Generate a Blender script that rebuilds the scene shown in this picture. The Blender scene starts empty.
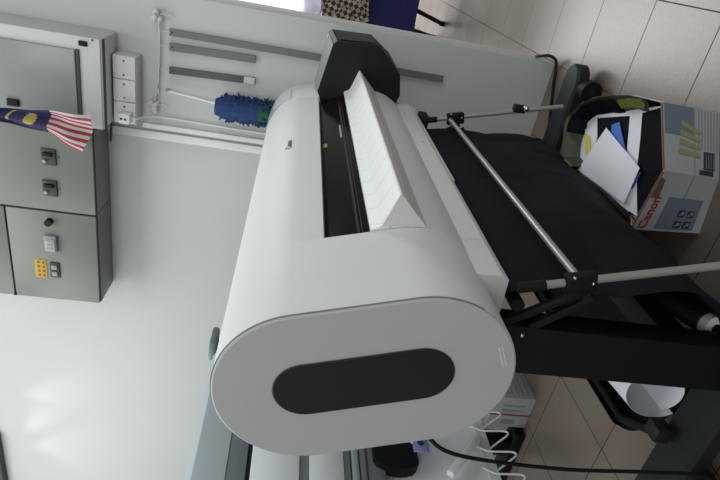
import bpy, bmesh, math, random
from mathutils import Vector, Matrix, noise
random.seed(4)
S = bpy.context.scene
C = S.collection
H = 0.967                      # eye height
WY = 2.12                      # front of the back wall
PI = math.pi

# ------------------------------------------------------------------ materials
def nodes(name):
    m = bpy.data.materials.new(name); m.use_nodes = True
    nt = m.node_tree; b = nt.nodes['Principled BSDF']
    return m, nt, b

def mat(name, col, rough=0.5, metal=0.0, var=0.06, scale=12.0, bump=0.0, bscale=150.0, spec=0.5, coat=0.0):
    m, nt, b = nodes(name)
    tc = nt.nodes.new('ShaderNodeTexCoord')
    nz = nt.nodes.new('ShaderNodeTexNoise'); nz.inputs['Scale'].default_value = scale; nz.inputs['Detail'].default_value = 4
    nt.links.new(tc.outputs['Object'], nz.inputs['Vector'])
    mx = nt.nodes.new('ShaderNodeMix'); mx.data_type = 'RGBA'
    mx.inputs['A'].default_value = tuple(c*(1-var) for c in col)+(1,)
    mx.inputs['B'].default_value = tuple(min(1, c*(1+var)) for c in col)+(1,)
    nt.links.new(nz.outputs['Fac'], mx.inputs['Factor'])
    nt.links.new(mx.outputs['Result'], b.inputs['Base Color'])
    b.inputs['Roughness'].default_value = rough; b.inputs['Metallic'].default_value = metal
    b.inputs['Specular IOR Level'].default_value = spec
    b.inputs['Coat Weight'].default_value = coat
    if bump:
        n2 = nt.nodes.new('ShaderNodeTexNoise'); n2.inputs['Scale'].default_value = bscale; n2.inputs['Detail'].default_value = 3
        nt.links.new(tc.outputs['Object'], n2.inputs['Vector'])
        bp = nt.nodes.new('ShaderNodeBump'); bp.inputs['Strength'].default_value = bump; bp.inputs['Distance'].default_value = 0.002
        nt.links.new(n2.outputs['Fac'], bp.inputs['Height']); nt.links.new(bp.outputs['Normal'], b.inputs['Normal'])
    return m

def math_node(nt, op, a, bb=None, c=None):
    n = nt.nodes.new('ShaderNodeMath'); n.operation = op
    for i, v in enumerate((a, bb, c)):
        if v is None: continue
        if isinstance(v, (int, float)): n.inputs[i].default_value = v
        else: nt.links.new(v, n.inputs[i])
    return n.outputs[0]

def grid_mat():
    """glazed floor tiles: joints from object coordinates"""
    m, nt, b = nodes('floor_tile')
    tc = nt.nodes.new('ShaderNodeTexCoord'); sp = nt.nodes.new('ShaderNodeSeparateXYZ')
    nt.links.new(tc.outputs['Object'], sp.inputs[0])
    def cell(out, off, size, w):
        u = math_node(nt, 'DIVIDE', math_node(nt, 'SUBTRACT', out, off), size)
        f = math_node(nt, 'FRACT', u)
        d = math_node(nt, 'MINIMUM', f, math_node(nt, 'SUBTRACT', 1.0, f))
        return math_node(nt, 'LESS_THAN', d, w/size), math_node(nt, 'FLOOR', u)
    gx, cx = cell(sp.outputs[0], 0.0015, 0.2785, 0.0017)
    gy, cy = cell(sp.outputs[1], 1.622, 0.2970, 0.0017)
    g = math_node(nt, 'MAXIMUM', gx, gy)
    cb = nt.nodes.new('ShaderNodeCombineXYZ'); nt.links.new(cx, cb.inputs[0]); nt.links.new(cy, cb.inputs[1])
    wn = nt.nodes.new('ShaderNodeTexWhiteNoise'); nt.links.new(cb.outputs[0], wn.inputs[0])
    nz = nt.nodes.new('ShaderNodeTexNoise'); nz.inputs['Scale'].default_value = 90; nz.inputs['Detail'].default_value = 5
    nt.links.new(tc.outputs['Object'], nz.inputs['Vector'])
    mx = nt.nodes.new('ShaderNodeMix'); mx.data_type = 'RGBA'
    mx.inputs['A'].default_value = (.125, .098, .076, 1); mx.inputs['B'].default_value = (.190, .152, .122, 1)
    nt.links.new(nz.outputs['Fac'], mx.inputs['Factor'])
    m1 = nt.nodes.new('ShaderNodeMix'); m1.data_type = 'RGBA'; m1.blend_type = 'MULTIPLY'
    m1.inputs['Factor'].default_value = 1
    tone = math_node(nt, 'ADD', 0.92, math_node(nt, 'MULTIPLY', wn.outputs['Value'], 0.10))
    cc = nt.nodes.new('ShaderNodeCombineXYZ')
    for i in range(3): nt.links.new(tone, cc.inputs[i])
    nt.links.new(mx.outputs['Result'], m1.inputs['A']); nt.links.new(cc.outputs[0], m1.inputs['B'])
    m2 = nt.nodes.new('ShaderNodeMix'); m2.data_type = 'RGBA'
    nt.links.new(g, m2.inputs['Factor']); nt.links.new(m1.outputs['Result'], m2.inputs['A'])
    m2.inputs['B'].default_value = (.028, .023, .02, 1)
    nt.links.new(m2.outputs['Result'], b.inputs['Base Color'])
    nt.links.new(math_node(nt, 'ADD', 0.36, math_node(nt, 'MULTIPLY', g, 0.5)), b.inputs['Roughness'])
    bp = nt.nodes.new('ShaderNodeBump'); bp.inputs['Strength'].default_value = .25; bp.inputs['Distance'].default_value = .001
    nt.links.new(math_node(nt, 'SUBTRACT', nz.outputs['Fac'], g), bp.inputs['Height']); nt.links.new(bp.outputs['Normal'], b.inputs['Normal'])
    return m

def wall_mat(name, a, bcol):
    m, nt, b = nodes(name)
    tc = nt.nodes.new('ShaderNodeTexCoord')
    nz = nt.nodes.new('ShaderNodeTexNoise'); nz.inputs['Scale'].default_value = 3.0; nz.inputs['Detail'].default_value = 6
    nt.links.new(tc.outputs['Object'], nz.inputs['Vector'])
    mx = nt.nodes.new('ShaderNodeMix'); mx.data_type = 'RGBA'
    mx.inputs['A'].default_value = a+(1,); mx.inputs['B'].default_value = bcol+(1,)
    nt.links.new(nz.outputs['Fac'], mx.inputs['Factor']); nt.links.new(mx.outputs['Result'], b.inputs['Base Color'])
    b.inputs['Roughness'].default_value = .55
    n2 = nt.nodes.new('ShaderNodeTexNoise'); n2.inputs['Scale'].default_value = 22; n2.inputs['Detail'].default_value = 6
    nt.links.new(tc.outputs['Object'], n2.inputs['Vector'])
    bp = nt.nodes.new('ShaderNodeBump'); bp.inputs['Strength'].default_value = .15; bp.inputs['Distance'].default_value = .006
    nt.links.new(n2.outputs['Fac'], bp.inputs['Height']); nt.links.new(bp.outputs['Normal'], b.inputs['Normal'])
    return m

def stripe_mat(name, ca, cb_, axis, period, duty, rough=.8, offset=0.0, skew=None):
    """two-colour stripes along an object-space axis"""
    m, nt, b = nodes(name)
    tc = nt.nodes.new('ShaderNodeTexCoord'); sp = nt.nodes.new('ShaderNodeSeparateXYZ')
    nt.links.new(tc.outputs['Object'], sp.inputs[0])
    v = sp.outputs[axis]
    if skew: v = math_node(nt, 'ADD', v, math_node(nt, 'MULTIPLY', sp.outputs[skew[0]], skew[1]))
    f = math_node(nt, 'FRACT', math_node(nt, 'DIVIDE', math_node(nt, 'SUBTRACT', v, offset), period))
    t = math_node(nt, 'LESS_THAN', f, duty)
    mx = nt.nodes.new('ShaderNodeMix'); mx.data_type = 'RGBA'
    mx.inputs['A'].default_value = ca+(1,); mx.inputs['B'].default_value = cb_+(1,)
    nt.links.new(t, mx.inputs['Factor']); nt.links.new(mx.outputs['Result'], b.inputs['Base Color'])
    b.inputs['Roughness'].default_value = rough
    return m

def check_mat():
    m, nt, b = nodes('checked_cotton')
    tc = nt.nodes.new('ShaderNodeTexCoord')
    mp = nt.nodes.new('ShaderNodeMapping'); mp.inputs['Rotation'].default_value = (.3, .55, .4)
    nt.links.new(tc.outputs['Object'], mp.inputs[0])
    ck = nt.nodes.new('ShaderNodeTexChecker'); ck.inputs['Scale'].default_value = 42
    ck.inputs['Color1'].default_value = (.40, .36, .32, 1); ck.inputs['Color2'].default_value = (.035, .025, .022, 1)
    nt.links.new(mp.outputs[0], ck.inputs['Vector'])
    c2 = nt.nodes.new('ShaderNodeTexChecker'); c2.inputs['Scale'].default_value = 21
    c2.inputs['Color1'].default_value = (1, 1, 1, 1); c2.inputs['Color2'].default_value = (.85, .66, .60, 1)
    nt.links.new(mp.outputs[0], c2.inputs['Vector'])
    mx = nt.nodes.new('ShaderNodeMix'); mx.data_type = 'RGBA'; mx.blend_type = 'MULTIPLY'; mx.inputs['Factor'].default_value = 1
    nt.links.new(ck.outputs['Color'], mx.inputs['A']); nt.links.new(c2.outputs['Color'], mx.inputs['B'])
    nt.links.new(mx.outputs['Result'], b.inputs['Base Color']); b.inputs['Roughness'].default_value = .9
    return m

def glassy(name, col, rough=.05, alpha=1.0):
    m, nt, b = nodes(name)
    b.inputs['Base Color'].default_value = col+(1,); b.inputs['Roughness'].default_value = rough
    b.inputs['Alpha'].default_value = alpha
    return m

M = {}
M['floor'] = grid_mat()
M['wall'] = wall_mat('painted_plaster', (.485, .51, .495), (.53, .55, .535))
M['farwall'] = wall_mat('white_plaster', (.82, .83, .84), (.88, .88, .88))
M['shell'] = mat('warm_white_plastic', (.66, .68, .67), .55, var=.015, bump=.05, bscale=700)
M['cap'] = mat('grey_cap_plastic', (.445, .455, .445), .55, var=.015, bump=.06, bscale=700)
M['flap'] = stripe_mat('ribbed_white_plastic', (.80, .81, .80), (.52, .53, .53), 1, .062, .028, .45, skew=(2, -.62))
M['front'] = mat('cover_plastic', (.63, .64, .63), .48, var=.015)
M['fascia'] = mat('fascia_plastic', (.66, .67, .655), .5, var=.02)
M['dark'] = mat('dark_slot_plastic', (.013, .015, .0155), .55, var=.05, spec=.25)
M['panel'] = mat('charcoal_plastic', (.010, .012, .013), .55, var=.08, spec=.2)
M['paneltop'] = mat('grey_green_plastic', (.20, .23, .22), .5, var=.05)
M['window'] = mat('smoked_glass', (.008, .0055, .005), .15, spec=.05)
M['groove'] = mat('dark_groove', (.22, .22, .215), .7, var=.03)
M['black'] = mat('black_plastic', (.007, .008, .009), .6, var=.1, spec=.2)
M['stand'] = mat('black_painted_steel', (.0055, .0068, .0064), .6, var=.1, bump=.05, bscale=500, spec=.2)
M['foot'] = mat('charcoal_painted_steel', (.013, .016, .017), .55, var=.1, bump=.05, bscale=500, spec=.25)
M['rod'] = mat('brushed_aluminium', (.36, .36, .345), .4, metal=.5, var=.05)
M['fabric'] = mat('black_nylon', (.006, .0078, .0105), .8, var=.2, bump=.3, bscale=400, spec=.15)
M['silver'] = mat('steel_bolt', (.6, .6, .6), .25, metal=1.0)
M['cabinet'] = mat('grey_green_enamel', (.160, .172, .150), .42, var=.03)
M['cabdoor'] = mat('light_grey_enamel', (.25, .27, .268), .25, var=.03)
M['cabframe'] = mat('off_white_enamel', (.52, .54, .54), .35, var=.02)
M['gasket'] = mat('dark_rubber', (.03, .04, .035), .6)
M['white'] = mat('white_plastic', (.70, .71, .70), .4, var=.02)
M['duct'] = mat('painted_duct', (.63, .65, .645), .45, var=.02)
M['steel'] = mat('galvanised_steel', (.145, .155, .155), .5, metal=.25, var=.15, scale=30)
M['steeld'] = mat('dark_galvanised_steel', (.085, .09, .09), .5, metal=.25, var=.15, scale=30)
M['rope'] = mat('white_cord', (.55, .56, .53), .9, var=.1, scale=60)
M['mop'] = mat('blue_microfibre', (.014, .040, .125), .95, var=.5, scale=60)
M['mopg'] = mat('green_microfibre', (.02, .11, .05), .95, var=.4, scale=60)
M['teal'] = mat('pale_blue_grey_plastic', (.35, .42, .44), .4, var=.03)
M['tealdark'] = mat('slate_plastic', (.135, .175, .19), .45, var=.04)
M['palegrey'] = mat('pale_grey_plastic', (.78, .83, .85), .4, var=.02)
M['midgrey'] = mat('mid_grey_plastic', (.22, .25, .265), .45, var=.04)
M['wire'] = mat('white_coated_wire', (.66, .69, .68), .35)
M['paper'] = mat('white_paper', (.74, .77, .82), .8, var=.015)
M['blackink'] = mat('black_ink', (.006, .006, .009), .85, spec=.1)
M['blueink'] = mat('blue_paper', (.06, .15, .55), .7)
M['yellowink'] = mat('yellow_paper', (.62, .55, .05), .7)
M['bag'] = mat('olive_plastic_film', (.045, .047, .022), .5, var=.5, scale=14)
M['bagl'] = mat('lime_plastic_film', (.20, .22, .045), .5, var=.25, scale=14)
M['carton'] = mat('printed_white_card', (.36, .375, .39), .6, var=.04)
M['cartonin'] = mat('brown_card', (.25, .15, .085), .85, var=.1)
M['rawedge'] = mat('raw_card_edge', (.15, .08, .055), .85, var=.1)
M['slateink'] = mat('slate_print', (.14, .18, .235), .6, var=.03)
M['navy'] = mat('navy_print', (.028, .035, .06), .6)
M['greyink'] = mat('grey_print', (.24, .25, .26), .6)
M['oliveink'] = mat('olive_print', (.27, .28, .13), .6)
M['redink'] = mat('red_print', (.33, .035, .03), .6)
M['greentxt'] = mat('dark_print', (.10, .10, .11), .6)
M['chair'] = mat('blue_chair_fabric', (.007, .011, .085), .85, var=.15, bump=.3)
M['check'] = check_mat()
M['lilac'] = mat('lilac_grey_film', (.40, .38, .47), .35, var=.25, scale=9)
M['desk'] = mat('white_laminate', (.72, .72, .72), .5)
M['flagblue'] = mat('navy_bunting', (.022, .018, .075), .85, var=.15)
M['flagyel'] = mat('yellow_bunting', (.36, .32, .08), .85)
M['flagstr'] = stripe_mat('red_white_bunting', (.62, .56, .55), (.42, .05, .06), 0, .0215, .5, .85, offset=.004)
M['tape'] = glassy('clear_tape', (.62, .64, .66), .12)
M['yellow'] = mat('yellow_sticker', (.28, .22, .05), .6)
M['label'] = mat('yellow_label', (.40, .31, .02), .6)
M['red'] = mat('red_lamp', (.35, .02, .02), .4)
M['sheath'] = glassy('dark_shiny_film', (.025, .025, .03), .18)
M['tagblue'] = mat('blue_tag', (.27, .31, .58), .6)
M['steelface'] = mat('pale_meter_face', (.30, .32, .30), .4)
M['smoke'] = mat('greenish_frosted_cover', (.55, .66, .62), .25)

# ------------------------------------------------------------------ mesh building
class MB:
    def __init__(s): s.bm = bmesh.new()
    def faces(s, vs, fs):
        v = [s.bm.verts.new(p) for p in vs]
        for f in fs:
            try: s.bm.faces.new([v[i] for i in f])
            except ValueError: pass
        return s
    def box(s, a, b, bev=0.0, rot=None, seg=2):
        t = bmesh.new()
        c = [(a[i]+b[i])/2 for i in range(3)]; d = [abs(b[i]-a[i]) for i in range(3)]
        bmesh.ops.create_cube(t, size=1)
        bmesh.ops.scale(t, vec=d, verts=t.verts)
        if bev: bmesh.ops.bevel(t, geom=t.edges[:], offset=bev, segments=seg, affect='EDGES', profile=.5)
        if rot is not None: bmesh.ops.rotate(t, cent=(0, 0, 0), matrix=rot, verts=t.verts)
        bmesh.ops.translate(t, vec=c, verts=t.verts)
        return s.merge(t)
    def merge(s, t):
        mp = {v: s.bm.verts.new(v.co) for v in t.verts}
        for f in t.faces: s.bm.faces.new([mp[v] for v in f.verts])
        t.free(); return s
    def loft(s, rings, cap0=True, cap1=True, closed=True):
        R = [[s.bm.verts.new(p) for p in r] for r in rings]; n = len(R[0])
        for a, b in zip(R, R[1:]):
            for i in range(n if closed else n-1):
                j = (i+1) % n
                s.bm.faces.new([a[i], a[j], b[j], b[i]])
        if closed and cap0: s.bm.faces.new(R[0][::-1])
        if closed and cap1: s.bm.faces.new(R[-1])
        return s
    def prism(s, poly, y0, y1, bev=0.0):
        """poly of (x, z) drawn along y"""
        t = MB(); t.loft([[(x, y0, z) for x, z in poly], [(x, y1, z) for x, z in poly]])
        if bev:
            bmesh.ops.recalc_face_normals(t.bm, faces=t.bm.faces)
            bmesh.ops.bevel(t.bm, geom=t.bm.edges[:], offset=bev, segments=2, affect='EDGES', profile=.5)
        return s.merge(t.bm)
    def tube(s, pts, r, seg=12, cap=True):
        pts = [Vector(p) for p in pts]; rings = []; n = len(pts)
        rr = r if isinstance(r, (list, tuple)) else [r]*n
        up = None
        for i, p in enumerate(pts):
            d = (pts[min(i+1, n-1)]-pts[max(i-1, 0)]).normalized()
            if up is None:
                up = Vector((0, 0, 1)) if abs(d.z) < .9 else Vector((1, 0, 0))
            a = d.cross(up).normalized(); up = a.cross(d).normalized()
            rings.append([p+(a*math.cos(2*PI*k/seg)+up*math.sin(2*PI*k/seg))*rr[i] for k in range(seg)])
        return s.loft(rings, cap, cap)
    def cyl(s, a, b, r, seg=24, r2=None):
        return s.tube([a, b], [r, r if r2 is None else r2], seg)
    def ball(s, c, r, sc=(1, 1, 1), seg=12):
        t = bmesh.new(); bmesh.ops.create_uvsphere(t, u_segments=seg, v_segments=seg//2+2, radius=r)
        bmesh.ops.scale(t, vec=sc, verts=t.verts); bmesh.ops.translate(t, vec=c, verts=t.verts)
        return s.merge(t)
    def sheet(s, f, nu, nv, thick=.0008):
        """surface f(u, v) -> point, given thickness"""
        g = [[Vector(f(i/nu, j/nv)) for j in range(nv+1)] for i in range(nu+1)]
        def nrm(i, j):
            a = g[min(i+1, nu)][j]-g[max(i-1, 0)][j]; b = g[i][min(j+1, nv)]-g[i][max(j-1, 0)]
            n = a.cross(b); return n.normalized() if n.length > 1e-12 else Vector((0, 0, 1))
        T = [[s.bm.verts.new(g[i][j]+nrm(i, j)*thick/2) for j in range(nv+1)] for i in range(nu+1)]
        B = [[s.bm.verts.new(g[i][j]-nrm(i, j)*thick/2) for j in range(nv+1)] for i in range(nu+1)]
        for i in range(nu):
            for j in range(nv):
                s.bm.faces.new([T[i][j], T[i+1][j], T[i+1][j+1], T[i][j+1]])
                s.bm.faces.new([B[i][j], B[i][j+1], B[i+1][j+1], B[i+1][j]])
        for i in range(nu):
            s.bm.faces.new([T[i][0], B[i][0], B[i+1][0], T[i+1][0]]); s.bm.faces.new([T[i][nv], T[i+1][nv], B[i+1][nv], B[i][nv]])
        for j in range(nv):
            s.bm.faces.new([T[0][j], T[0][j+1], B[0][j+1], B[0][j]]); s.bm.faces.new([T[nu][j], B[nu][j], B[nu][j+1], T[nu][j+1]])
        return s
    def build(s, name, m, parent=None, smooth=35):
        bmesh.ops.recalc_face_normals(s.bm, faces=s.bm.faces)
        root = parent
        while root is not None and root.parent is not None: root = root.parent
        o_ = Vector(root.location) if root is not None else None
        if o_ is None:
            xs = [v.co for v in s.bm.verts]
            o_ = Vector(((min(v.x for v in xs)+max(v.x for v in xs))/2, (min(v.y for v in xs)+max(v.y for v in xs))/2, min(v.z for v in xs)))
            if name in SETTING: o_ = Vector((0, 0, 0))
        if parent is not None and parent.type == 'MESH' and parent.parent is None:
            o_ = Vector(parent.location)
        bmesh.ops.translate(s.bm, vec=-o_, verts=s.bm.verts)
        me = bpy.data.meshes.new(name); s.bm.to_mesh(me); s.bm.free()
        me.shade_smooth(); me.set_sharp_from_angle(angle=math.radians(smooth))
        me.materials.append(m)
        o = bpy.data.objects.new(name, me); C.objects.link(o)
        if parent is not None: o.parent = parent
        else: o.location = o_
        return o

SETTING = {'floor', 'wall_back', 'wall_far', 'wall_left', 'ceiling'}
def tag(o, label, cat, group=None):
    o['label'] = label; o['category'] = cat
    if group: o['group'] = group
    return o
def thing(name, label, cat, loc, group=None):
    o = bpy.data.objects.new(name, None); o.empty_display_size = .1; C.objects.link(o)
    o.location = loc; return tag(o, label, cat, group)
def struct(o): o['kind'] = 'structure'; return o

def text_mesh(txt, size, origin, xdir, ydir, depth=.0006, offset=0.0, shear=0.0):
    """lettering as a mesh lying in the plane (xdir, ydir), centred at origin"""
    cu = bpy.data.curves.new('t', 'FONT'); cu.body = txt; cu.size = size; cu.extrude = depth/2
    cu.align_x = 'CENTER'; cu.align_y = 'CENTER'; cu.offset = offset; cu.shear = shear; cu.resolution_u = 3
    ob = bpy.data.objects.new('t', cu); C.objects.link(ob)
    dg = bpy.context.evaluated_depsgraph_get(); me = bpy.data.meshes.new_from_object(ob.evaluated_get(dg))
    b = MB(); b.bm.from_mesh(me)
    bpy.data.objects.remove(ob); bpy.data.meshes.remove(me); bpy.data.curves.remove(cu)
    x = Vector(xdir).normalized(); y = Vector(ydir); y = (y-x*y.dot(x)).normalized(); n = x.cross(y)
    R = Matrix((x, y, n)).transposed().to_4x4(); R.translation = Vector(origin)
    bmesh.ops.transform(b.bm, matrix=R, verts=b.bm.verts)
    return b

# ------------------------------------------------------------------ the setting
f = MB().box((-5, -2.5, -.1), (4, 9, 0)); struct(f.build('floor', M['floor']))
w = MB().box((-5, WY, 0), (-.2765, WY+.16, 2.9), .003); struct(w.build('wall_back', M['wall']))
w = MB().box((-5, 8.6, 0), (4, 8.8, 2.9)); struct(w.build('wall_far', M['farwall']))
w = MB().box((-3.75, -2.5, 0), (-3.6, WY, 2.9)); struct(w.build('wall_left', M['wall']))

# ------------------------------------------------------------------ the printer
AX, AZ = .287, -.958
def S2(s, t):
    """s: towards the front of the printer, t: down its slanting axis (from the axis line) -> (x, z)"""
    s -= .5920
    return (.958*s+.287*t, .287*s-.958*t+H)
R_, TU, TL = .1392, -.1005, .0768
def obround(r=R_, n=28, c=0.0):
    pts = []
    for k in range(n+1):                       # lower end, from front to back
        a = PI*k/n; pts.append(S2(c+r*math.cos(a), TL+r*math.sin(a)))
    for k in range(n+1):
        a = PI+PI*k/n; pts.append(S2(c+r*math.cos(a), TU+r*math.sin(a)))
    return pts
YA, YB, YC, YD = .62, .83, 1.76, 1.94
pr = thing('large_format_printer', 'white wide-format printer with grey rounded end cap standing on black legs', 'printer', (-.59, 1.28, 0))
MB().prism(obround(), YA+.006, YB, 0).build('end_section', M['shell'], pr)
cap = MB(); cap.loft([[(x, YA+.006, z) for x, z in obround(R_-.0010)], [(x, YA+.0015, z) for x, z in obround(R_-.0010)], [(x, YA, z) for x, z in obround(R_-.0035)]])
capo = cap.build('end_cap', M['cap'], pr, 20)
def slot(r, c=.0045, t0=-.100, t1=.074):
    n = 20; p = []
    for k in range(n+1): a = PI*k/n; p.append(S2(c+r*math.cos(a), t1+r*math.sin(a)))
    for k in range(n+1): a = PI+PI*k/n; p.append(S2(c+r*math.cos(a), t0+r*math.sin(a)))
    return p
MB().loft([[(x, YA+.002, z) for x, z in slot(.0500)], [(x, YA-.0002, z) for x, z in slot(.0500)]]).build('inlay_rim', M['groove'], capo)
MB().loft([[(x, YA+.002, z) for x, z in slot(.0485)], [(x, YA-.0012, z) for x, z in slot(.0485)], [(x, YA-.002, z) for x, z in slot(.047)]]).build('dark_inlay', M['dark'], capo, 20)
# three short raised bars low on the front edge of the cap
mk = MB()
for k in range(2):
    p0 = S2(.036-.002*k, .194-.005*k); p1 = S2(-.003-.001*k, .201-.005*k)
    mk.tube([(p0[0], YA, p0[1]), (p1[0], YA, p1[1])], .0009, 6)
mk.build('embossed_mark', M['shell'], capo)
# parting line along the upper front edge of the cap
gp = []
for k in range(40):
    a = -.65+ (k/39)*3.4
for k in range(25): a = .75*PI/2*(1-k/24)*.62; q = S2((R_+.0002)*math.cos(a), TL+(R_+.0002)*math.sin(a)); gp.append((q[0], YA+.0045, q[1]))
for k in range(29): a = 2*PI-PI*.78*k/28; q = S2((R_+.0002)*math.cos(a), TU+(R_+.0002)*math.sin(a)); gp.append((q[0], YA+.0045, q[1]))
MB().tube(gp, .0008, 6).build('parting_line', M['groove'], capo)

# middle of the body: back shell, then the front pieces
back = []
n = 30
p_start = S2(.136, -.05)
for k in range(n+1):                      # from the window's upper edge over the top and down the back
    a = 2*PI-PI*k/n; back.append(S2(R_*math.cos(a), TU+R_*math.sin(a)))
for k in range(n+1):
    a = PI-(PI*.655)*k/n; back.append(S2(R_*math.cos(a), TL+R_*math.sin(a)))
prof = [p_start]+back+[S2(.05, .17), S2(.085, .12), S2(.085, -.05)]
MB().prism(prof, YB, YC).build('top_cover', M['shell'], pr)
win = [S2(.1, -.0495), S2(.118, -.049), S2(.130, .028), S2(.1, .030)]
wo = MB().prism(win, YB+.001, YC-.001).build('viewing_window', M['window'], pr)
MB().prism([S2(.1202, -.028), S2(.1212, -.028), S2(.1222, -.020), S2(.121, -.020)], YB+.01, YC-.03).build('carriage_rail', M['black'], wo)
for s0, s1, mm, nm in ((.008, .013, 'midgrey', 'guide_strip'), (.0165, .0185, 'black', 'seal')):
    MB().prism([S2(.1265+.13*s0, s0), S2(.1285+.13*s0, s0), S2(.1285+.13*s1, s1), S2(.1265+.13*s1, s1)], YB+.004, YC-.02).build(nm, M['black'], wo)
MB().prism([S2(.1185, -.044), S2(.1215, -.044), S2(.1225, -.034), S2(.1195, -.034)], 1.325, 1.350).build('sticker', M['yellow'], wo)
MB().prism([S2(.1235, .001), S2(.1265, .001), S2(.1275, .006), S2(.1245, .006)], 1.37, 1.47).build('notice_strip', M['midgrey'], wo)
# ribbed output flap
fl = [S2(.128, .030), S2(.141, .031), S2(.146, .050), S2(.1995, .086), S2(.1985, .090), S2(.1325, .125), S2(.11, .125)]
ring = lambda y: [(x, y, z) for x, z in fl]
flo = MB().loft([ring(YB+.002), ring(YC-.004)]).build('output_flap', M['flap'], pr, 15)
MB().loft([[(x, y, z) for x, z in (S2(.1465, .0505), S2(.1985, .0855), S2(.1980, .0900), S2(.1335, .1245))] for y in (YB+.0005, YB+.002)]).build('flap_end', M['front'], flo, 15)
MB().loft([[(x, y, z) for x, z in (S2(.1992, .0872), S2(.2000, .0882), S2(.1345, .1254), S2(.1325, .1254))] for y in (YB+.002, YC-.004)]).build('flap_underside', M['front'], flo, 15)
# front cover and fascia
fc = [S2(.08, .10)]+[S2((R_+.0004)*math.cos(a*PI/180), TL+(R_+.0004)*math.sin(a*PI/180)) for a in range(16, 63, 3)]+[S2(.03, .17)]
MB().prism(fc, YB-.0005, YC+.02).build('front_cover', M['front'], pr)
fa = [(-.440, .640), (-.436, .637), (-.433, .594), (-.441, .580), (-.506, .576), (-.52, .60), (-.50, .66)]
fo = MB().prism(fa, .75, .872, .0015).build('front_fascia', M['fascia'], pr, 25)
MB().prism(fa, .8728, 1.78, .0015).build('fascia_panel', M['fascia'], fo, 25)
MB().prism([(-.45, .583), (-.4385, .583), (-.4405, .5765), (-.45, .575)], 1.17, 1.78).build('fascia_lip', M['front'], fo)
MB().ball((-.4335, 1.40, .612), .003, (.5, 1, 1)).build('screw_cover', M['front'], fo)
# far section of the body
MB().prism(obround(R_-.0005), YC, YD, .004).build('far_section', M['shell'], pr)
tp = MB()
def tape(u, v):
    a = 2*PI-.28-1.35*u; x, z = S2((R_+.0012)*math.cos(a), TU+(R_+.0012)*math.sin(a))
    return (x, 1.775+.13*v+.012*math.sin(9*u), z)
tp.sheet(tape, 16, 6, .0008); tpo = tp.build('clear_tape', M['tape'], pr)
for k in range(3):
    def ln(u, v, k=k):
        a = 2*PI-.95-.35*u; x, z = S2((R_+.002)*math.cos(a), TU+(R_+.002)*math.sin(a)); return (x, 1.80+.016*k+.006*v+.02*u, z)
    MB().sheet(ln, 8, 1, .0006).build('printed_line', M['greyink'], tpo)
# control panel
near = [(-.434, .888), (-.286, .861), (-.277, .852), (-.267, .724), (-.310, .676), (-.345, .643), (-.406, .630), (-.50, .66), (-.505, .86)]
far_ = [(-.442, .896), (-.275, .874), (-.266, .866), (-.261, .738), (-.308, .668), (-.36, .625), (-.425, .612), (-.50, .63), (-.505, .88)]
pn = MB().loft([[(x, YC-.002, z) for x, z in near], [(x, 1.90, z) for x, z in far_]]).build('control_panel', M['panel'], pr, 25)
MB().loft([[(-.433, YC-.001, .8885), (-.288, YC-.001, .8622), (-.288, YC-.001, .8635), (-.433, YC-.001, .8900)],
           [(-.441, 1.90, .8965), (-.277, 1.90, .8748), (-.277, 1.90, .8760), (-.441, 1.90, .8980)]]).build('panel_top', M['paneltop'], pn)
MB().loft([[(-.2735, YC+.012, .842), (-.2665, YC+.012, .735), (-.2655, YC+.012, .735), (-.2725, YC+.012, .842)],
           [(-.2660, 1.885, .856), (-.2615, 1.885, .748), (-.2605, 1.885, .748), (-.2650, 1.885, .856)]]).build('button_face', M['foot'], pn)
MB().box((-.290, 1.865, .8745), (-.284, 1.872, .878), .001).build('power_button', M['silver'], pn)
# lettering on the cover
a_ = 2*PI-.19
ox, oz = S2((R_+.0006)*math.cos(a_), TU+(R_+.0006)*math.sin(a_))
upv = S2(R_*math.cos(a_-.05), TU+R_*math.sin(a_-.05)); dnv = S2(R_*math.cos(a_+.05), TU+R_*math.sin(a_+.05))
text_mesh('Canon', .0225, (ox, 1.335, oz), (0, 1, 0), (upv[0]-dnv[0], 0, upv[1]-dnv[1]), .0006, .0003).build('brand_lettering', M['greentxt'], pr)
# stand
for y0, y1 in ((.745, .800), (1.775, 1.83)):
    lg = MB().box((-.632, y0, .085), (-.528, y1, .60), .006).build('leg', M['stand'], pr)
    MB().ball((-.545, y0-.001, .525), .004, (1, .6, 1)).build('bolt', M['silver'], lg)
for yc in (.775, 1.81):
    ft = MB()
    n = 14; w2 = .052
    prof_ = []
    for k in range(n+1): a = -PI/2+PI*k/n; prof_.append((-.277+w2*math.cos(a), yc+w2*math.sin(a)))
    for k in range(n+1): a = PI/2+PI*k/n; prof_.append((-1.04+w2*math.cos(a), yc+w2*math.sin(a)))
    def top(x): return .075+.05*max(0, 1-abs(x+.58)/.30)
    ft.loft([[(x, y, .035) for x, y in prof_], [(x, y, top(x)-.008) for x, y in prof_],
             [(-.5885+(x+.5885)*.985, yc+(y-yc)*.85, top(x)) for x, y in prof_]])
    fo_ = ft.build('foot', M['foot'], pr, 40)
    for x in (-.292, -.86):
        for sy in (-1,) :
            cs = MB().cyl((x, yc+sy*.052, .034), (x, yc+sy*.092, .034), .034, 20)
            co = cs.build('castor', M['black'], fo_)
            MB().box((x-.012, yc+sy*.07-.008, .034), (x+.012, yc+sy*.02, .058), .004).build('castor_fork', M['black'], co)
            MB().cyl((x, yc+sy*.0915, .034), (x, yc+sy*.094, .034), .012, 12).build('hub', M['foot'], co)
MB().box((-.60, .80, .15), (-.55, 1.775, .21), .004).build('crossbar', M['stand'], pr)
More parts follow.
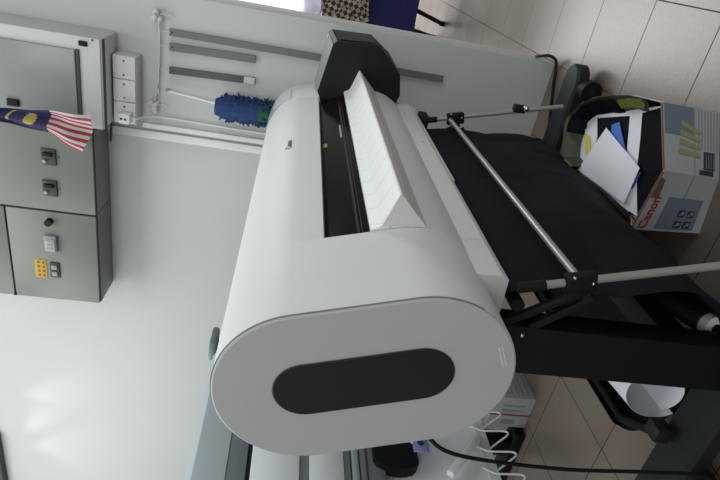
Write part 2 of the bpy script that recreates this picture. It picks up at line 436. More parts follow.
# lower rear rod that carries the cloth, and its block on the foot
MB().tube([(-.805, .80, .105), (-.882, .915, .10), (-.885, 1.79, .10)], .0115, 14).build('rear_rod', M['stand'], pr)
MB().box((-.822, .785, .085), (-.785, .828, .122), .006).build('rod_block', M['foot'], pr)
MB().box((-.895, 1.765, .07), (-.835, 1.822, .135), .008).build('rod_block', M['foot'], pr)
# paper catch basket
bk = []
for yc in (.73, 1.632):
    top_ = (-.4385, yc, .560); e = (-.331, yc, .155)
    d = Vector(e)-Vector(top_)
    P0 = Vector(top_); P1 = P0+d*.075
    ar = MB().tube([P1, P0+d], .0068, 14).build('basket_arm', M['rod'], pr)
    MB().tube([P0-d*.03, P1+d*.003], .0088, 14).build('arm_socket', M['black'], ar)
    j = P0+d*.215
    MB().box((j.x-.020, yc-.010, j.z-.026), (j.x+.014, yc+.010, j.z+.026), .004, rot=Matrix.Rotation(-.26, 3, 'Y')).build('clamp', M['black'], ar)
    MB().ball((j.x+.010, yc-.011, j.z+.018), .0028).build('rivet', M['silver'], ar)
    MB().ball((j.x+.004, yc-.011, j.z-.016), .0028).build('rivet', M['silver'], ar)
    s_ = MB()
    for k in (0, 1):
        s_.tube([(-.53-.02*k, yc+.03, .555-.03*k), (-.435-.012*k, yc+.005, .455-.02*k)], .0085, 10)
    s_.build('stay', M['black'], ar)
MB().box((-.370, 1.621, .268), (-.347, 1.643, .306), .004).build('cable_clip', M['black'], pr)
MB().ball((-.352, 1.620, .270), .009).build('clip_screw', M['silver'], pr)
MB().tube([(-.415, .735, .473), (-.4230, 1.632, .490)], .0068, 14).build('cross_rod', M['rod'], pr)
MB().cyl((-.486, .745, .552), (-.486, .80, .552), .012, 20).build('roll_holder_knob', M['black'], pr)
MB().box((-.475, 1.64, .548), (-.43, 1.70, .575), .003).build('hinge_block', M['black'], pr)
MB().box((-.437, 1.638, .535), (-.425, 1.652, .548), .002).build('hinge_pin', M['silver'], pr)
cl_prof = [(-.462, .578), (-.452, .52), (-.449, .46), (-.440, .38), (-.428, .30), (-.434, .23), (-.456, .165), (-.495, .110), (-.56, .070), (-.65, .045), (-.75, .043), (-.84, .065), (-.896, .078), (-.906, .10), (-.890, .122)]
def curve(u):
    x = u*(len(cl_prof)-1); i = min(int(x), len(cl_prof)-2); fr = x-i
    p = [cl_prof[max(i-1, 0)], cl_prof[i], cl_prof[i+1], cl_prof[min(i+2, len(cl_prof)-1)]]
    def cr(a, b, c, d, t): return .5*((2*b)+(-a+c)*t+(2*a-5*b+4*c-d)*t*t+(-a+3*b-3*c+d)*t**3)
    return cr(*[q[0] for q in p], fr), cr(*[q[1] for q in p], fr)
def cloth(u, v):
    x, z = curve(u); y0 = .748+.17*max(0, min(1, (u-.42)/.5))**1.3; y = y0+(1.61-y0)*v
    m = math.sin(PI*u)
    wv = .006*math.sin(7*u*PI+5*v)*m+.014*noise.noise(Vector((x*6, y*5, z*6)))*m+.008*noise.noise(Vector((x*15, y*11, z*14)))*m
    # fold creases where the cloth was packed
    x += .016*math.sin(PI*v)*math.exp(-((u-.30)/.16)**2)
    for c in (.30, .56, .80): wv -= .004*math.exp(-((v-c)/.012)**2)*m
    for c in (.22, .36): wv -= .003*math.exp(-((u-c)/.012)**2)
    return (x+wv*(1 if u < .55 else 0), y, z+(wv*.6 if u >= .55 else 0))
MB().sheet(cloth, 90, 70, .0012).build('catch_cloth', M['fabric'], pr, 60)

# ------------------------------------------------------------------ power cord and paper by the stand
def smooth_path(P, n=8):
    P = [Vector(p) for p in P]; out = []
    for i in range(len(P)-1):
        a, b, c, d = P[max(i-1, 0)], P[i], P[i+1], P[min(i+2, len(P)-1)]
        for k in range(n):
            t = k/n; out.append(.5*((2*b)+(-a+c)*t+(2*a-5*b+4*c-d)*t*t+(-a+3*b-3*c+d)*t**3))
    out.append(P[-1]); return out
cd = MB().tube(smooth_path([(-.715, .72, .685), (-.74, .69, .66), (-.762, .668, .60), (-.785, .672, .40), (-.80, .69, .2), (-.815, .70, .06), (-.84, .66, .006), (-.90, .55, .006), (-1.05, .40, .006)]), .0037, 10)
tag(cd.build('power_cord', M['black']), 'black power cord hanging down behind the printer end cap to the floor', 'cord')

# loose curl of white paper behind the near leg
def curl(u, v):
    a = -2.6+u*6.6; r = .046+.024*u+.008*v*u
    y = .838+.13*v+.012*math.sin(a)
    return Vector((-.728+r*math.cos(a), y, .122+r*math.sin(a)+.010*v))
tag(MB().sheet(curl, 60, 10, .0008).build('paper_sheet', M['paper'], None, 60), 'white paper sheet curled into a loose roll under the basket behind the near leg', 'paper')

# roll in shiny dark film in the basket
rl = thing('wrapped_roll', 'dark plastic-wrapped roll with a white end lying in the black cloth basket', 'roll', (-.55, .95, .1))
a0, a1 = Vector((-.538, .82, .098)), Vector((-.66, 1.20, .118))
dr = (a1-a0).normalized()
def wrap(r0, k):
    pts = [a0+dr*(.012+.42*i/16) for i in range(17)]
    return pts
b = MB(); rings = []
e1 = dr.cross(Vector((0, 0, 1))).normalized(); e2 = e1.cross(dr)
for i in range(22):
    c = a0+dr*(.016+.43*i/21); rr = []
    for k in range(28):
        a = 2*PI*k/28; q = e1*math.cos(a)+e2*math.sin(a)
        r = .030+.005*noise.noise(Vector((q.x*3, i*.9, q.z*3)))+.0025*noise.noise(Vector((q.x*9, i*2.1, q.z*9)))
        rr.append(c+q*r)
    rings.append(rr)
b.loft(rings); b.build('film_wrap', M['sheath'], rl, 60)
pp = MB().cyl(a0-dr*.004, a0+dr*.45, .0265, 28).build('paper_roll', M['paper'], rl)
MB().cyl(a0-dr*.006, a0-dr*.003, .011, 18).build('core_hole', M['black'], pp)

# ------------------------------------------------------------------ electrical cabinets
CY = 1.95
def switch_plate(par, x, z, w_=.062, h_=.05):
    p = MB().box((x-w_/2, CY-.008, z-h_/2), (x+w_/2, CY+.002, z+h_/2), .003).build('switch_plate', M['gasket'], par)
    return p
def cabinet(label, x0, x1, z0, z1):
    t = thing('electrical_cabinet', label, 'cabinet', ((x0+x1)/2, (CY+WY)/2, z0), 'switch cabinets on the back wall')
    MB().box((x0, CY+.016, z0), (x1, WY-.001, z1), .004).build('housing', M['cabinet'], t)
    return t
ca = cabinet('grey-green electrical cabinet hung behind the flag with two black switch plates', -1.0785, -.752, 1.630, 2.32)
MB().box((-1.0765, CY+.011, 1.632), (-.754, CY+.017, 2.318)).build('gasket', M['gasket'], ca)
da = MB().box((-1.0765, CY, 1.634), (-.757, CY+.012, 2.316), .003).build('door', M['cabinet'], ca)
for x, z in ((-.862, 1.782), (-.984, 1.786)):
    sp_ = switch_plate(da, x, z)
    MB().cyl((x-.014, CY-.008, z+.012), (x-.014, CY-.018, z+.012), .0065, 14).build('rotary_knob', M['steelface'], sp_)
    MB().box((x+.006, CY-.018, z-.016), (x+.02, CY-.007, z+.016), .002).build('toggle', M['black'], sp_)
    MB().cyl((x, CY+.001, z-.031), (x, CY-.003, z-.031), .0035, 12).build('indicator_lamp', M['red'], da)
cb = cabinet('grey-green electrical cabinet with a yellow warning label, left of the flag', -1.482, -1.0805, 1.630, 2.32)
MB().box((-1.480, CY+.011, 1.632), (-1.0825, CY+.017, 2.318)).build('gasket', M['gasket'], cb)
db = MB().box((-1.480, CY, 1.634), (-1.084, CY+.012, 1.950), .003).build('lower_door', M['cabinet'], cb)
MB().box((-1.480, CY, 1.956), (-1.084, CY+.012, 2.316), .003).build('upper_door', M['cabinet'], cb)
MB().cyl((-1.474, CY-.002, 1.953), (-1.474, CY+.01, 1.953), .006, 10).build('hinge', M['black'], cb)
MB().cyl((-1.122, CY+.001, 1.798), (-1.122, CY-.022, 1.798), .013, 18).build('rotary_knob', M['black'], db)
mt = MB().box((-1.252, CY-.016, 1.776), (-1.180, CY+.002, 1.822), .006).build('meter', M['midgrey'], db)
MB().box((-1.246, CY-.0185, 1.781), (-1.192, CY-.015, 1.817), .003).build('meter_face', M['steelface'], mt)
for k in range(3): MB().box((-1.236+.016*k, CY-.0195, 1.789), (-1.228+.016*k, CY-.018, 1.809)).build('meter_digit', M['greyink'], mt)
yl = MB().box((-1.380, CY-.002, 1.824), (-1.298, CY+.002, 1.868), .001).build('warning_label', M['label'], db)
for i in range(4):
    for k in range(2): MB().box((-1.374+.02*i, CY-.003, 1.831+.018*k), (-1.364+.02*i, CY-.0015, 1.840+.018*k)).build('label_print', M['redink'], yl)
bl = MB().box((-1.372, CY-.006, 1.776), (-1.304, CY+.002, 1.812), .002).build('switch_plate', M['gasket'], db)
for k in range(2): MB().box((-1.362+.03*k, CY-.012, 1.783), (-1.343+.03*k, CY-.005, 1.804), .002).build('toggle', M['midgrey'], bl)

cc = thing('meter_cabinet', 'light grey electrical cabinet with black latches on the wall, right of the flag', 'cabinet', (-.59, (CY+WY)/2, 1.59))
MB().box((-.735, CY+.006, 1.592), (-.430, WY-.001, 2.32), .004).build('housing', M['cabframe'], cc)
MB().box((-.735, CY, 1.596), (-.430, CY+.008, 2.32), .003).build('front_frame', M['cabframe'], cc)
dc = MB().box((-.733, CY-.010, 1.672), (-.473, CY-.001, 2.315), .004).build('door', M['cabdoor'], cc)
MB().box((-.735, CY-.006, 1.660), (-.472, CY+.001, 1.671), .001).build('gasket', M['gasket'], dc)
MB().box((-.691, CY-.018, 1.856), (-.666, CY-.009, 1.894), .003).build('handle', M['black'], dc)
MB().box((-.459, CY-.008, 1.634), (-.443, CY+.001, 1.660), .002).build('latch', M['black'], cc)
MB().cyl((-.436, CY-.004, 1.618), (-.436, CY+.001, 1.618), .003, 10).build('screw', M['gasket'], cc)
MB().box((-.733, CY+.010, 1.5895), (-.432, CY+.030, 1.5945)).build('bottom_seam', M['gasket'], cc)

# socket box under it
sb = thing('socket_box', 'white surface-mounted box with three plates below the light grey cabinet', 'socket', (-.615, WY-.04, 1.54))
MB().box((-.735, WY-.072, 1.508), (-.492, WY-.001, 1.588), .004).build('back_box', M['cabframe'], sb)
for k in range(3):
    x0 = -.732+.0805*k
    pl = MB().box((x0, WY-.079, 1.511), (x0+.078, WY-.071, 1.586), .003).build('socket_plate', M['white'], sb)
    for dx in (.014, .062): MB().cyl((x0+dx, WY-.0805, 1.549), (x0+dx, WY-.078, 1.549), .0032, 10).build('screw', M['gasket'], pl)
pg = thing('mains_plug', 'white square plug pushed into the left plate of the white box', 'plug', (-.70, WY-.1, 1.56))
MB().box((-.722, WY-.118, 1.520), (-.684, WY-.0797, 1.562), .006).build('plug_body', M['white'], pg)
for dz in (0, .014): MB().box((-.707, WY-.1195, 1.532+dz), (-.700, WY-.117, 1.540+dz)).build('plug_mark', M['gasket'], pg)
MB().tube(smooth_path([(-.703, WY-.1, 1.522), (-.704, WY-.09, 1.50), (-.708, WY-.03, 1.47), (-.712, WY-.008, 1.40), (-.715, WY-.008, 1.2), (-.716, WY-.008, .9)]), .004, 8).build('plug_cable', M['duct'], pg)

# ducts running down the wall from the cabinets
def duct(label, x, z0, z1, w_, d):
    o = MB().box((x-w_/2, WY-d, z0), (x+w_/2, WY-.0005, z1), .002).build('cable_duct', M['duct'])
    return tag(o, label, 'duct', 'cable ducts down the back wall')
duct('wide white cable duct running down the wall from between the cabinets, left of the other', -.785, 0, 1.629, .030, .018)
duct('narrow white cable duct close beside the wider duct on its right', -.752, 0, 1.505, .020, .012)
MB().tube([(-.746, WY-.02, 1.612), (-.83, WY-.02, 1.618)], .004, 8).build('gland', M['gasket'], cc)

# cord strung across the wall with knotted ends, steel strips hung from it
hcord = thing('clothesline', 'white cord strung level across the wall between two knotted ends', 'line', (-.51, WY-.01, 1.455))
MB().tube(smooth_path([(-.352, WY-.012, 1.449), (-.44, WY-.012, 1.4445), (-.56, WY-.012, 1.448), (-.672, WY-.012, 1.462)]), .0030, 8).build('rope', M['rope'], hcord)
for cx, cz in ((-.350, 1.452), (-.672, 1.462)):
    k_ = MB()
    for q in range(9):
        k_.ball((cx+random.uniform(-.016, .016), WY-.014-random.uniform(0, .012), cz+random.uniform(-.014, .014)), random.uniform(.007, .012), seg=10)
    k_.tube([(cx, WY-.012, cz), (cx+.012, WY-.012, cz-.035), (cx+.002, WY-.01, cz-.05)], .0025, 6)
    k_.build('knot', M['rope'], hcord)
for k in range(6):
    u = .12+.14*k; x = -.352-.32*u
    MB().cyl((x-.010, WY-.012, 1.4475), (x+.010, WY-.012, 1.4475), .0034, 8).build('twist', M['rope'], hcord)
def strip(label, x, z0, z1, xb, mm, w_=.0125):
    t = thing('steel_strip', label, 'metal strip', (x, WY-.01, z0), 'steel strips hanging on the back wall')
    b = MB(); b.faces([(x-w_, WY-.013, z1), (x+w_, WY-.013, z1), (xb+w_, WY-.013, z0), (xb-w_, WY-.013, z0),
             (x-w_, WY-.004, z1), (x+w_, WY-.004, z1), (xb+w_, WY-.004, z0), (xb-w_, WY-.004, z0)],
            [(0, 1, 2, 3), (7, 6, 5, 4), (0, 4, 5, 1), (1, 5, 6, 2), (2, 6, 7, 3), (3, 7, 4, 0)])
    so = b.build('bar', M[mm], t)
    MB().tube([(x, WY-.014, z1-.005), (x, WY-.012, z1+.03), (x, WY-.008, 1.447), ], .0016, 6).build('loop', M['rope'], t)
    MB().cyl((x, WY-.015, z1-.008), (x, WY-.012, z1-.008), .004, 10).build('hole', M['gasket'], t)
    return t
strip('long grey steel strip reaching down behind the printer control panel', -.400, .414, 1.413, -.402, 'steel', .0118)
strip('short grey steel strip hung next to the long one', -.450, 1.111, 1.412, -.4450, 'steel', .0130)
strip('short dark steel strip with a pale tip, hung nearest the blue duster', -.5325, 1.106, 1.411, -.5225, 'steeld', .0122)
tag(bpy.data.objects['steel_strip'], bpy.data.objects['steel_strip']['label'], 'metal strip', 'steel strips hanging on the back wall')
MB().box((-.5345, WY-.0145, 1.1065), (-.5105, WY-.0125, 1.145)).build('pale_tip', M['cabframe'], bpy.data.objects['steel_strip.002'])
# duster
du = thing('duster', 'blue microfibre duster with a green end hanging head down on the wall', 'duster', (-.62, WY-.04, 1.05))
MB().tube([(-.605, WY-.022, 1.41), (-.622, WY-.03, 1.23)], .0042, 10).build('handle', M['white'], du)
MB().tube([(-.601, WY-.022, 1.405), (-.603, WY-.02, 1.418)], .006, 10).build('hanging_cap', M['midgrey'], du)
hd = MB(); gr = MB()
for i in range(1100):
    u = random.random(); a = random.uniform(0, 2*PI)
    z = 1.222-.22*u; r = .050*min(1, (u/.10)**.5 if u < .1 else 1)*(1-.25*max(0, u-.6))
    c = Vector((-.626+.001*u, WY-.052, z)); d = Vector((math.cos(a), .75*math.sin(a), random.uniform(-.5, .3)))
    p = c+d*r*random.uniform(.55, .92); q = p+d.normalized()*.008+Vector((random.uniform(-.008, .008), 0, random.uniform(-.012, .008)))
    (gr if u > .84 else hd).tube([p, (p+q)/2+Vector((.002, 0, -.002)), q], [.0042, .0042, .0030], 5)
hd.tube([(-.626, WY-.052, 1.236), (-.626, WY-.052, 1.20), (-.626, WY-.052, 1.08)], [.03, .043, .043], 14)
gr.tube([(-.626, WY-.052, 1.08), (-.625, WY-.052, 1.02)], [.042, .03], 14)
hd.build('blue_fibres', M['mop'], du); gr.build('green_fibres', M['mopg'], du)

# flag in front of the cabinets
fg = thing('small_flag', 'small red and white striped flag with a blue corner hanging by the cabinets', 'flag', (-.71, 1.86, 1.58))
# local flag frame: v runs down from the staff end, u across
def flagpt(u, v):
    top_l, top_r = Vector((-.722, 1.86, 1.90)), Vector((-.680, 1.86, 1.90))
    mid_l, mid_r = Vector((-.742, 1.86, 1.745)), Vector((-.655, 1.855, 1.725))
    bot_l, bot_r = Vector((-.795, 1.86, 1.640)), Vector((-.652, 1.85, 1.596))
    if v < .5: k = v/.5; L = top_l.lerp(mid_l, k); R = top_r.lerp(mid_r, k)
    else: k = (v-.5)/.5; L = mid_l.lerp(bot_l, k); R = mid_r.lerp(bot_r, k)
    p = L.lerp(R, u)
    amp = .014
    p.y += amp*math.sin(u*9+v*3)+.004*math.sin(v*14)
    if v > .9: p.z += .012*(v-.9)/.1*math.sin(u*PI)*-1
    return p
def stripes():
    for k in range(14):
        u0, u1 = k/14, (k+1)/14
        b = MB().sheet(lambda u, v: flagpt(u0+(u1-u0)*u, .50+.5*v), 3, 16, .001)
        b.build('red_stripe' if k % 2 == 0 else 'white_stripe', M['redb'] if k % 2 == 0 else M['whiteb'], fg)
M['redb'] = mat('red_bunting', (.28, .035, .045), .85, var=.1); M['whiteb'] = mat('white_bunting', (.50, .45, .45), .85, var=.03)
stripes()
cn = MB().sheet(lambda u, v: flagpt(u, .5*v), 24, 20, .001).build('canton', M['flagblue'], fg)
def emblem(fu, name, na, nr):
    def f(a, r_):
        u, v = fu(a, r_); p = flagpt(u, v); p.y -= .0022; return p
    MB().sheet(f, na, nr, .0006).build(name, M['flagyel'], cn, 60)
def star(a, r_):
    t = 2*PI*a; k = .78+.22*abs(math.cos(7*t)); k *= .05+.95*r_
    return .55+.24*k*math.cos(t), .335+.062*k*math.sin(t)
emblem(star, 'star', 56, 4)
def crescent(a, r_):
    t = PI*.40+PI*1.2*a; w_ = math.sin(PI*a)
    R1 = 1.0; R0 = 1.0-.42*w_-.02; k = R0+(R1-R0)*r_
    return .54+.30*k*math.cos(t+PI/2), .175+.062*k*math.sin(t+PI/2)
emblem(crescent, 'crescent', 24, 3)
MB().tube([(-.69, 1.862, 1.895), (-.70, 1.90, 2.15)], .006, 8).build('staff', M['white'], fg)

# ------------------------------------------------------------------ the lamp high on the wall at the left
lp = thing('wall_lamp', 'long wall lamp with dark housing and greenish cover high at the left', 'lamp', (-2.9, WY-.05, 2.19))
MB().box((-3.55, WY-.045, 2.196), (-2.46, WY-.001, 2.222), .008).build('lamp_housing', M['gasket'], lp)
MB().box((-3.55, WY-.04, 2.222), (-2.49, WY-.001, 2.30), .01).build('lamp_cover', M['smoke'], lp)
for k in range(3): MB().cyl((-2.56-.12*k, WY-.048, 2.236), (-2.56-.12*k, WY-.035, 2.236), .010, 14).build('lamp_clip', M['silver'], lp)

# ------------------------------------------------------------------ the other plotter behind, on the left
XM = -1.2
pl2 = thing('plotter', 'pale blue-grey plotter with a wire paper rack standing behind the white printer', 'plotter', (-1.42, .85, 0))
y0, y1 = -.25, 1.50
def band(name, m, zt, zb, xf=XM, xb=-1.55, par=pl2, bev=.004, ya=y0, yb=y1): return MB().box((xb, ya, zb), (xf, yb, zt), bev).build(name, M[m], par)
tc_ = [(-1.62, 1.015), (-1.205, 1.015), (-1.202, 1.06), (-1.21, 1.095), (-1.235, 1.112), (-1.30, 1.118), (-1.62, 1.10)]
MB().prism(tc_, y0, y1-.02).build('top_lid', M['teal'], pl2, 40)
MB().box((-1.26, 1.415, 1.105), (-1.188, 1.505, 1.128), .008).build('lid_end', M['tealdark'], pl2)
band('hinge_band', 'tealdark', 1.015, .966, -1.207)
band('black_gap', 'black', .966, .955, -1.215)  # thin black strip set back below the hinge band
band('front_panel', 'palegrey', .955, .832, -1.198)
band('groove_strip', 'midgrey', .832, .806, -1.212)
band('lower_panel', 'palegrey', .806, .715, -1.200)
for k in range(3):
    band('slot_rail', ('midgrey', 'teal', 'midgrey')[k], .715-.022*k, .696-.022*k, -1.206+.004*(k == 1))
band('underframe', 'midgrey', .650, .60, -1.215)
for yy in (y0+.08, y1-.14): MB().box((-1.54, yy, .03), (-1.47, yy+.06, .62), .006).build('leg', M['stand'], pl2)
for yy in (y0+.08, y1-.14): MB().box((-1.72, yy-.005, 0), (-1.43, yy+.065, .04), .008).build('foot', M['stand'], pl2)
# black release plate
rp = MB(); pts = []
for k in range(24):
    a = 2*PI*k/24; pts.append((1.062+.080*math.cos(a)*(1 if math.cos(a) > 0 else .9), .565+.075*max(-.72, min(.9, 1.15*math.sin(a)))))
rp.loft([[(XM+.006, y, z) for y, z in pts], [(XM-.03, y, z) for y, z in pts]]); rpo = rp.build('release_plate', M['black'], pl2)
# tray with wire rack
tr = MB().loft([[(-1.245, ya, .60), (-1.245, ya, .594), (-1.205, ya, .287), (-1.199, ya, .290)] for ya in (y0, 1.205)]).build('paper_tray', M['palegrey'], pl2)
MB().loft([[(-1.207, ya, .315), (-1.201, ya, .315), (-1.196, ya, .286), (-1.203, ya, .283)] for ya in (y0, 1.205)]).build('tray_lip', M['wire'], tr)
MB().box((-1.200, .955, .362), (-1.180, 1.135, .384), .004, rot=Matrix.Rotation(-.72, 3, 'X')).build('tray_brace', M['palegrey'], tr)
for k in range(12):
    yc = 1.196-.0745*k
    P = [(-1.190, yc+.034, .335), (-1.187, yc+.022, .318), (-1.184, yc+.012, .300), (-1.177, yc+.007, .270), (-1.171, yc+.003, .240), (-1.170, yc-.004, .230), (-1.172, yc-.013, .236), (-1.182, yc-.028, .262), (-1.194, yc-.046, .292)]
    MB().tube(smooth_path(P, 6), .0028, 8).build('wire_loop', M['wire'], tr)
# tag tied to it
tg = thing('hanging_tag', 'small blue and white tag tied to the black plate of the plotter', 'tag', (-1.19, 1.06, .48))
tb = MB().box((-1.192, 1.045, .475), (-1.188, 1.105, .520), .001).build('card', M['tagblue'], tg)
MB().cyl((-1.1885, 1.075, .497), (-1.186, 1.075, .497), .009, 16).build('card_print', M['navy'], tb)
MB().tube(smooth_path([(-1.190, 1.075, .519), (-1.186, 1.09, .536), (-1.186, 1.10, .55), (-1.19, 1.115, .535), (-1.19, 1.10, .52)]), .0035, 6).build('tie', M['white'], tg)

# white box on the floor between the machines
wb = thing('storage_box', 'small white printed cardboard box with a red stripe on the floor behind the printer', 'box', (-1.35, 1.46, 0))
wbo = MB().box((-1.42, 1.385, 0), (-1.282, 1.56, .150), .003).build('carton', M['carton'], wb)
MB().box((-1.3645, 1.3838, .001), (-1.3585, 1.3855, .149)).build('red_stripe', M['redink'], wbo)
for k in range(6): MB().box((-1.283, 1.405, .02+.02*k), (-1.2812, 1.53-.01*(k % 3), .026+.02*k)).build('print_line', M['greyink'], wbo)
for k in range(2): MB().box((-1.345+.022*k, 1.3838, .03), (-1.338+.022*k, 1.3855, .11)).build('print_line', M['greyink'], wbo)
MB().box((-1.405, 1.3838, .05), (-1.385, 1.3855, .10)).build('print_block', M['greyink'], wbo)

# ------------------------------------------------------------------ open carton on the floor
ct = thing('open_carton', 'open printed carton on the tiles holding paper offcuts, red lettering on its side', 'carton', (-.33, 1.27, 0))
rim = [(-.458, 1.066), (-.307, 1.048), (-.188, 1.150), (-.200, 1.25), (-.245, 1.40), (-.325, 1.51), (-.455, 1.47)]
base = [(-.452, 1.082), (-.325, 1.105), (-.196, 1.198), (-.215, 1.28), (-.255, 1.39), (-.325, 1.47), (-.445, 1.45)]
RH = .18
def wallpt(i, u, v, off=0.0):
    j = (i+1) % 7
    b0 = Vector((*base[i], 0)); b1 = Vector((*base[j], 0)); r0 = Vector((*rim[i], RH)); r1 = Vector((*rim[j], RH))
    p = b0.lerp(b1, u).lerp(r0.lerp(r1, u), v)
    if i == 6: p.z *= 1-.4*math.sin(PI*u)
    n = (b1-b0).cross(r0-b0).normalized()
    cen = Vector((-.32, 1.27, .1))
    if n.dot(p-cen) < 0: n = -n
    return p+n*off
cen = Vector((-.33, 1.27, 0))
def ringpts(v, k=1.0, dz=0.0, n=8):
    out = []
    for i in range(7):
        for q in range(n):
            p = wallpt(i, q/n, v); out.append((cen.x+(p.x-cen.x)*k, cen.y+(p.y-cen.y)*k, p.z+dz))
    return out
cwall = MB()
cwall.loft([ringpts(q/8) for q in range(9)]+[ringpts(1, .982), ringpts(.5, .982), ringpts(0, .982, .006)])
cwo = cwall.build('carton_walls', M['carton'], ct, 25)
inner = MB()
inner.loft([ringpts(.985, .980), ringpts(.5, .980), ringpts(0, .980, .008)], cap0=False); inner.build('lining', M['cartonin'], cwo, 25)
eg = MB()
for i in range(2):
    eg.tube([wallpt(i, u/6*.96+.02, 1, -.001)+Vector((0, 0, .0005)) for u in range(7)], .0022, 6)
eg.build('cut_edge', M['rawedge'], cwo)
def decal(i, pts, m, name, par, d=.0008):
    """pts: four (u, v) corners on wall i"""
    def f(a, b):
        q = [Vector((*p, 0)) for p in pts]
        w_ = q[0].lerp(q[1], a).lerp(q[3].lerp(q[2], a), b)
        return wallpt(i, w_.x, w_.y, d)
    return MB().sheet(f, 8, 8, .0005).build(name, M[m], par, 60)
def rect(u0, u1, v0, v1): return [(u0, v0), (u1, v0), (u1, v1), (u0, v1)]
# crease of the folded flap across both front faces
for i in range(2): decal(i, rect(.0, 1.0, .455, .470), 'greyink', 'crease', cwo)
pan = decal(0, rect(.04, .60, .13, .70), 'slateink', 'print_panel', cwo)
for a in (0, 1):
    for c in (0, 1):
        u0 = .07+.20*c; v0 = .20+.14*a
        decal(0, rect(u0, u0+.13, v0, v0+.105), 'navy', 'icon', pan, .0014)
        decal(0, rect(u0+.05, u0+.10, v0+.02, v0+.06), 'oliveink', 'icon_mark', pan, .0019)
        decal(0, rect(u0+.025, u0+.06, v0+.06, v0+.085), 'greyink', 'icon_mark', pan, .0019)
decal(0, [(.56, .86), (.86, .90), (.90, .985), (.56, .985)], 'rawedge', 'torn_patch', cwo)
tv = wallpt(0, .31, .875, .0016)
text_mesh('Canon', .031, tv, wallpt(0, .45, .88)-wallpt(0, .15, .88), wallpt(0, .3, .97)-wallpt(0, .3, .78), .0008, .0007).build('brand_lettering', M['redink'], cwo)
decal(1, rect(.55, .99, .48, .97), 'slateink', 'picture', cwo)
for k in range(4):
    u0 = .16+.14*k
    decal(1, [(u0+.10-.03*k, .36), (u0+.15-.03*k, .36), (u0+.20, .74-.02*k), (u0+.12, .76-.02*k)], 'oliveink', 'fan_stripe', cwo, .0014)
for k in range(7): decal(1, rect(.40, .97, .05+.055*k, .062+.055*k), 'greyink', 'print_line', cwo)
dk_ = decal(1, rect(.02, .09, .12, .38), 'navy', 'print_column', cwo); decal(1, rect(.10, .36, .10, .30), 'navy', 'print_block', cwo, .0012)
for k in range(4): decal(1, rect(.12, .33, .12+.045*k, .128+.045*k), 'greyink', 'print_line', dk_, .0018)

# sheets in the carton
def flat_sheet(name, m, pts, label, cat, thick=.0012, sag=.0, group='paper offcuts in the open carton'):
    P = [Vector(p) for p in pts]
    def f(u, v):
        p = P[0].lerp(P[1], u).lerp(P[3].lerp(P[2], u), v)
        p.z += sag*math.sin(PI*u)*math.sin(PI*v); return p
    return tag(MB().sheet(f, 10, 10, thick).build(name, M[m], None, 60), label, cat, group)
po = thing('printed_sheet', 'big white sheet printed with two solid black blocks, leaning in the open carton', 'paper', (-.32, 1.27, .10), 'paper offcuts in the open carton')
def ruled(L, Rr, z):
    def f(u, v):
        x = v*(len(L)-1); i = min(int(x), len(L)-2); t = x-i
        a = Vector((*L[i], z)).lerp(Vector((*L[i+1], z)), t); b = Vector((*Rr[i], z)).lerp(Vector((*Rr[i+1], z)), t)
        return a.lerp(b, u)
    return f
MB().sheet(ruled([(-.313, 1.472), (-.36, 1.45), (-.40, 1.43), (-.444, 1.412)], [(-.196, 1.168), (-.250, 1.120), (-.304, 1.068), (-.446, 1.084)], .152), 8, 12, .0012).build('sheet', M['paper'], po)
def block(L, Rr): MB().sheet(ruled(L, Rr, .1535), 8, 16, .0008).build('black_block', M['blackink'], po)
block([(-.303, 1.422), (-.355, 1.378)], [(-.256, 1.286), (-.332, 1.239)])
block([(-.236, 1.241), (-.290, 1.207), (-.354, 1.172), (-.447, 1.135)], [(-.204, 1.180), (-.256, 1.132), (-.308, 1.084), (-.441, 1.098)])
flat_sheet('paper_offcut', 'blueink', [(-.279, 1.308, .159), (-.296, 1.336, .159), (-.340, 1.300, .159), (-.338, 1.224, .159)], 'blue triangular paper offcut behind the tip of the white diamond sheet', 'paper')
flat_sheet('paper_offcut', 'blueink', [(-.330, 1.362, .158), (-.338, 1.340, .158), (-.385, 1.345, .158), (-.378, 1.362, .158)], 'small blue paper sliver beside the yellow strip in the carton', 'paper')
flat_sheet('paper_offcut', 'blueink', [(-.350, 1.150, .158), (-.370, 1.165, .158), (-.413, 1.178, .158), (-.388, 1.150, .158)], 'blue paper corner under the lower edge of the white diamond sheet', 'paper')
flat_sheet('paper_offcut', 'yellowink', [(-.354, 1.445, .158), (-.352, 1.420, .158), (-.395, 1.374, .158), (-.400, 1.405, .158)], 'narrow yellow paper strip at the back left of the carton', 'paper')
flat_sheet('paper_sheet', 'paper', [(-.306, 1.341, .167), (-.340, 1.150, .165), (-.430, 1.150, .165), (-.446, 1.400, .165)], 'white diamond-shaped sheet on top of the pile in the open carton', 'paper', sag=.006)
flat_sheet('paper_sheet', 'paper', [(-.345, 1.485, .155), (-.345, 1.39, .155), (-.44, 1.33, .153), (-.440, 1.455, .153)], 'white sheet with a rounded corner at the back left of the carton', 'paper')
flat_sheet('paper_sheet', 'paper', [(-.415, 1.215, .156), (-.362, 1.163, .156), (-.438, 1.098, .156), (-.444, 1.170, .156)], 'white sheet showing at the front left corner of the open carton', 'paper')

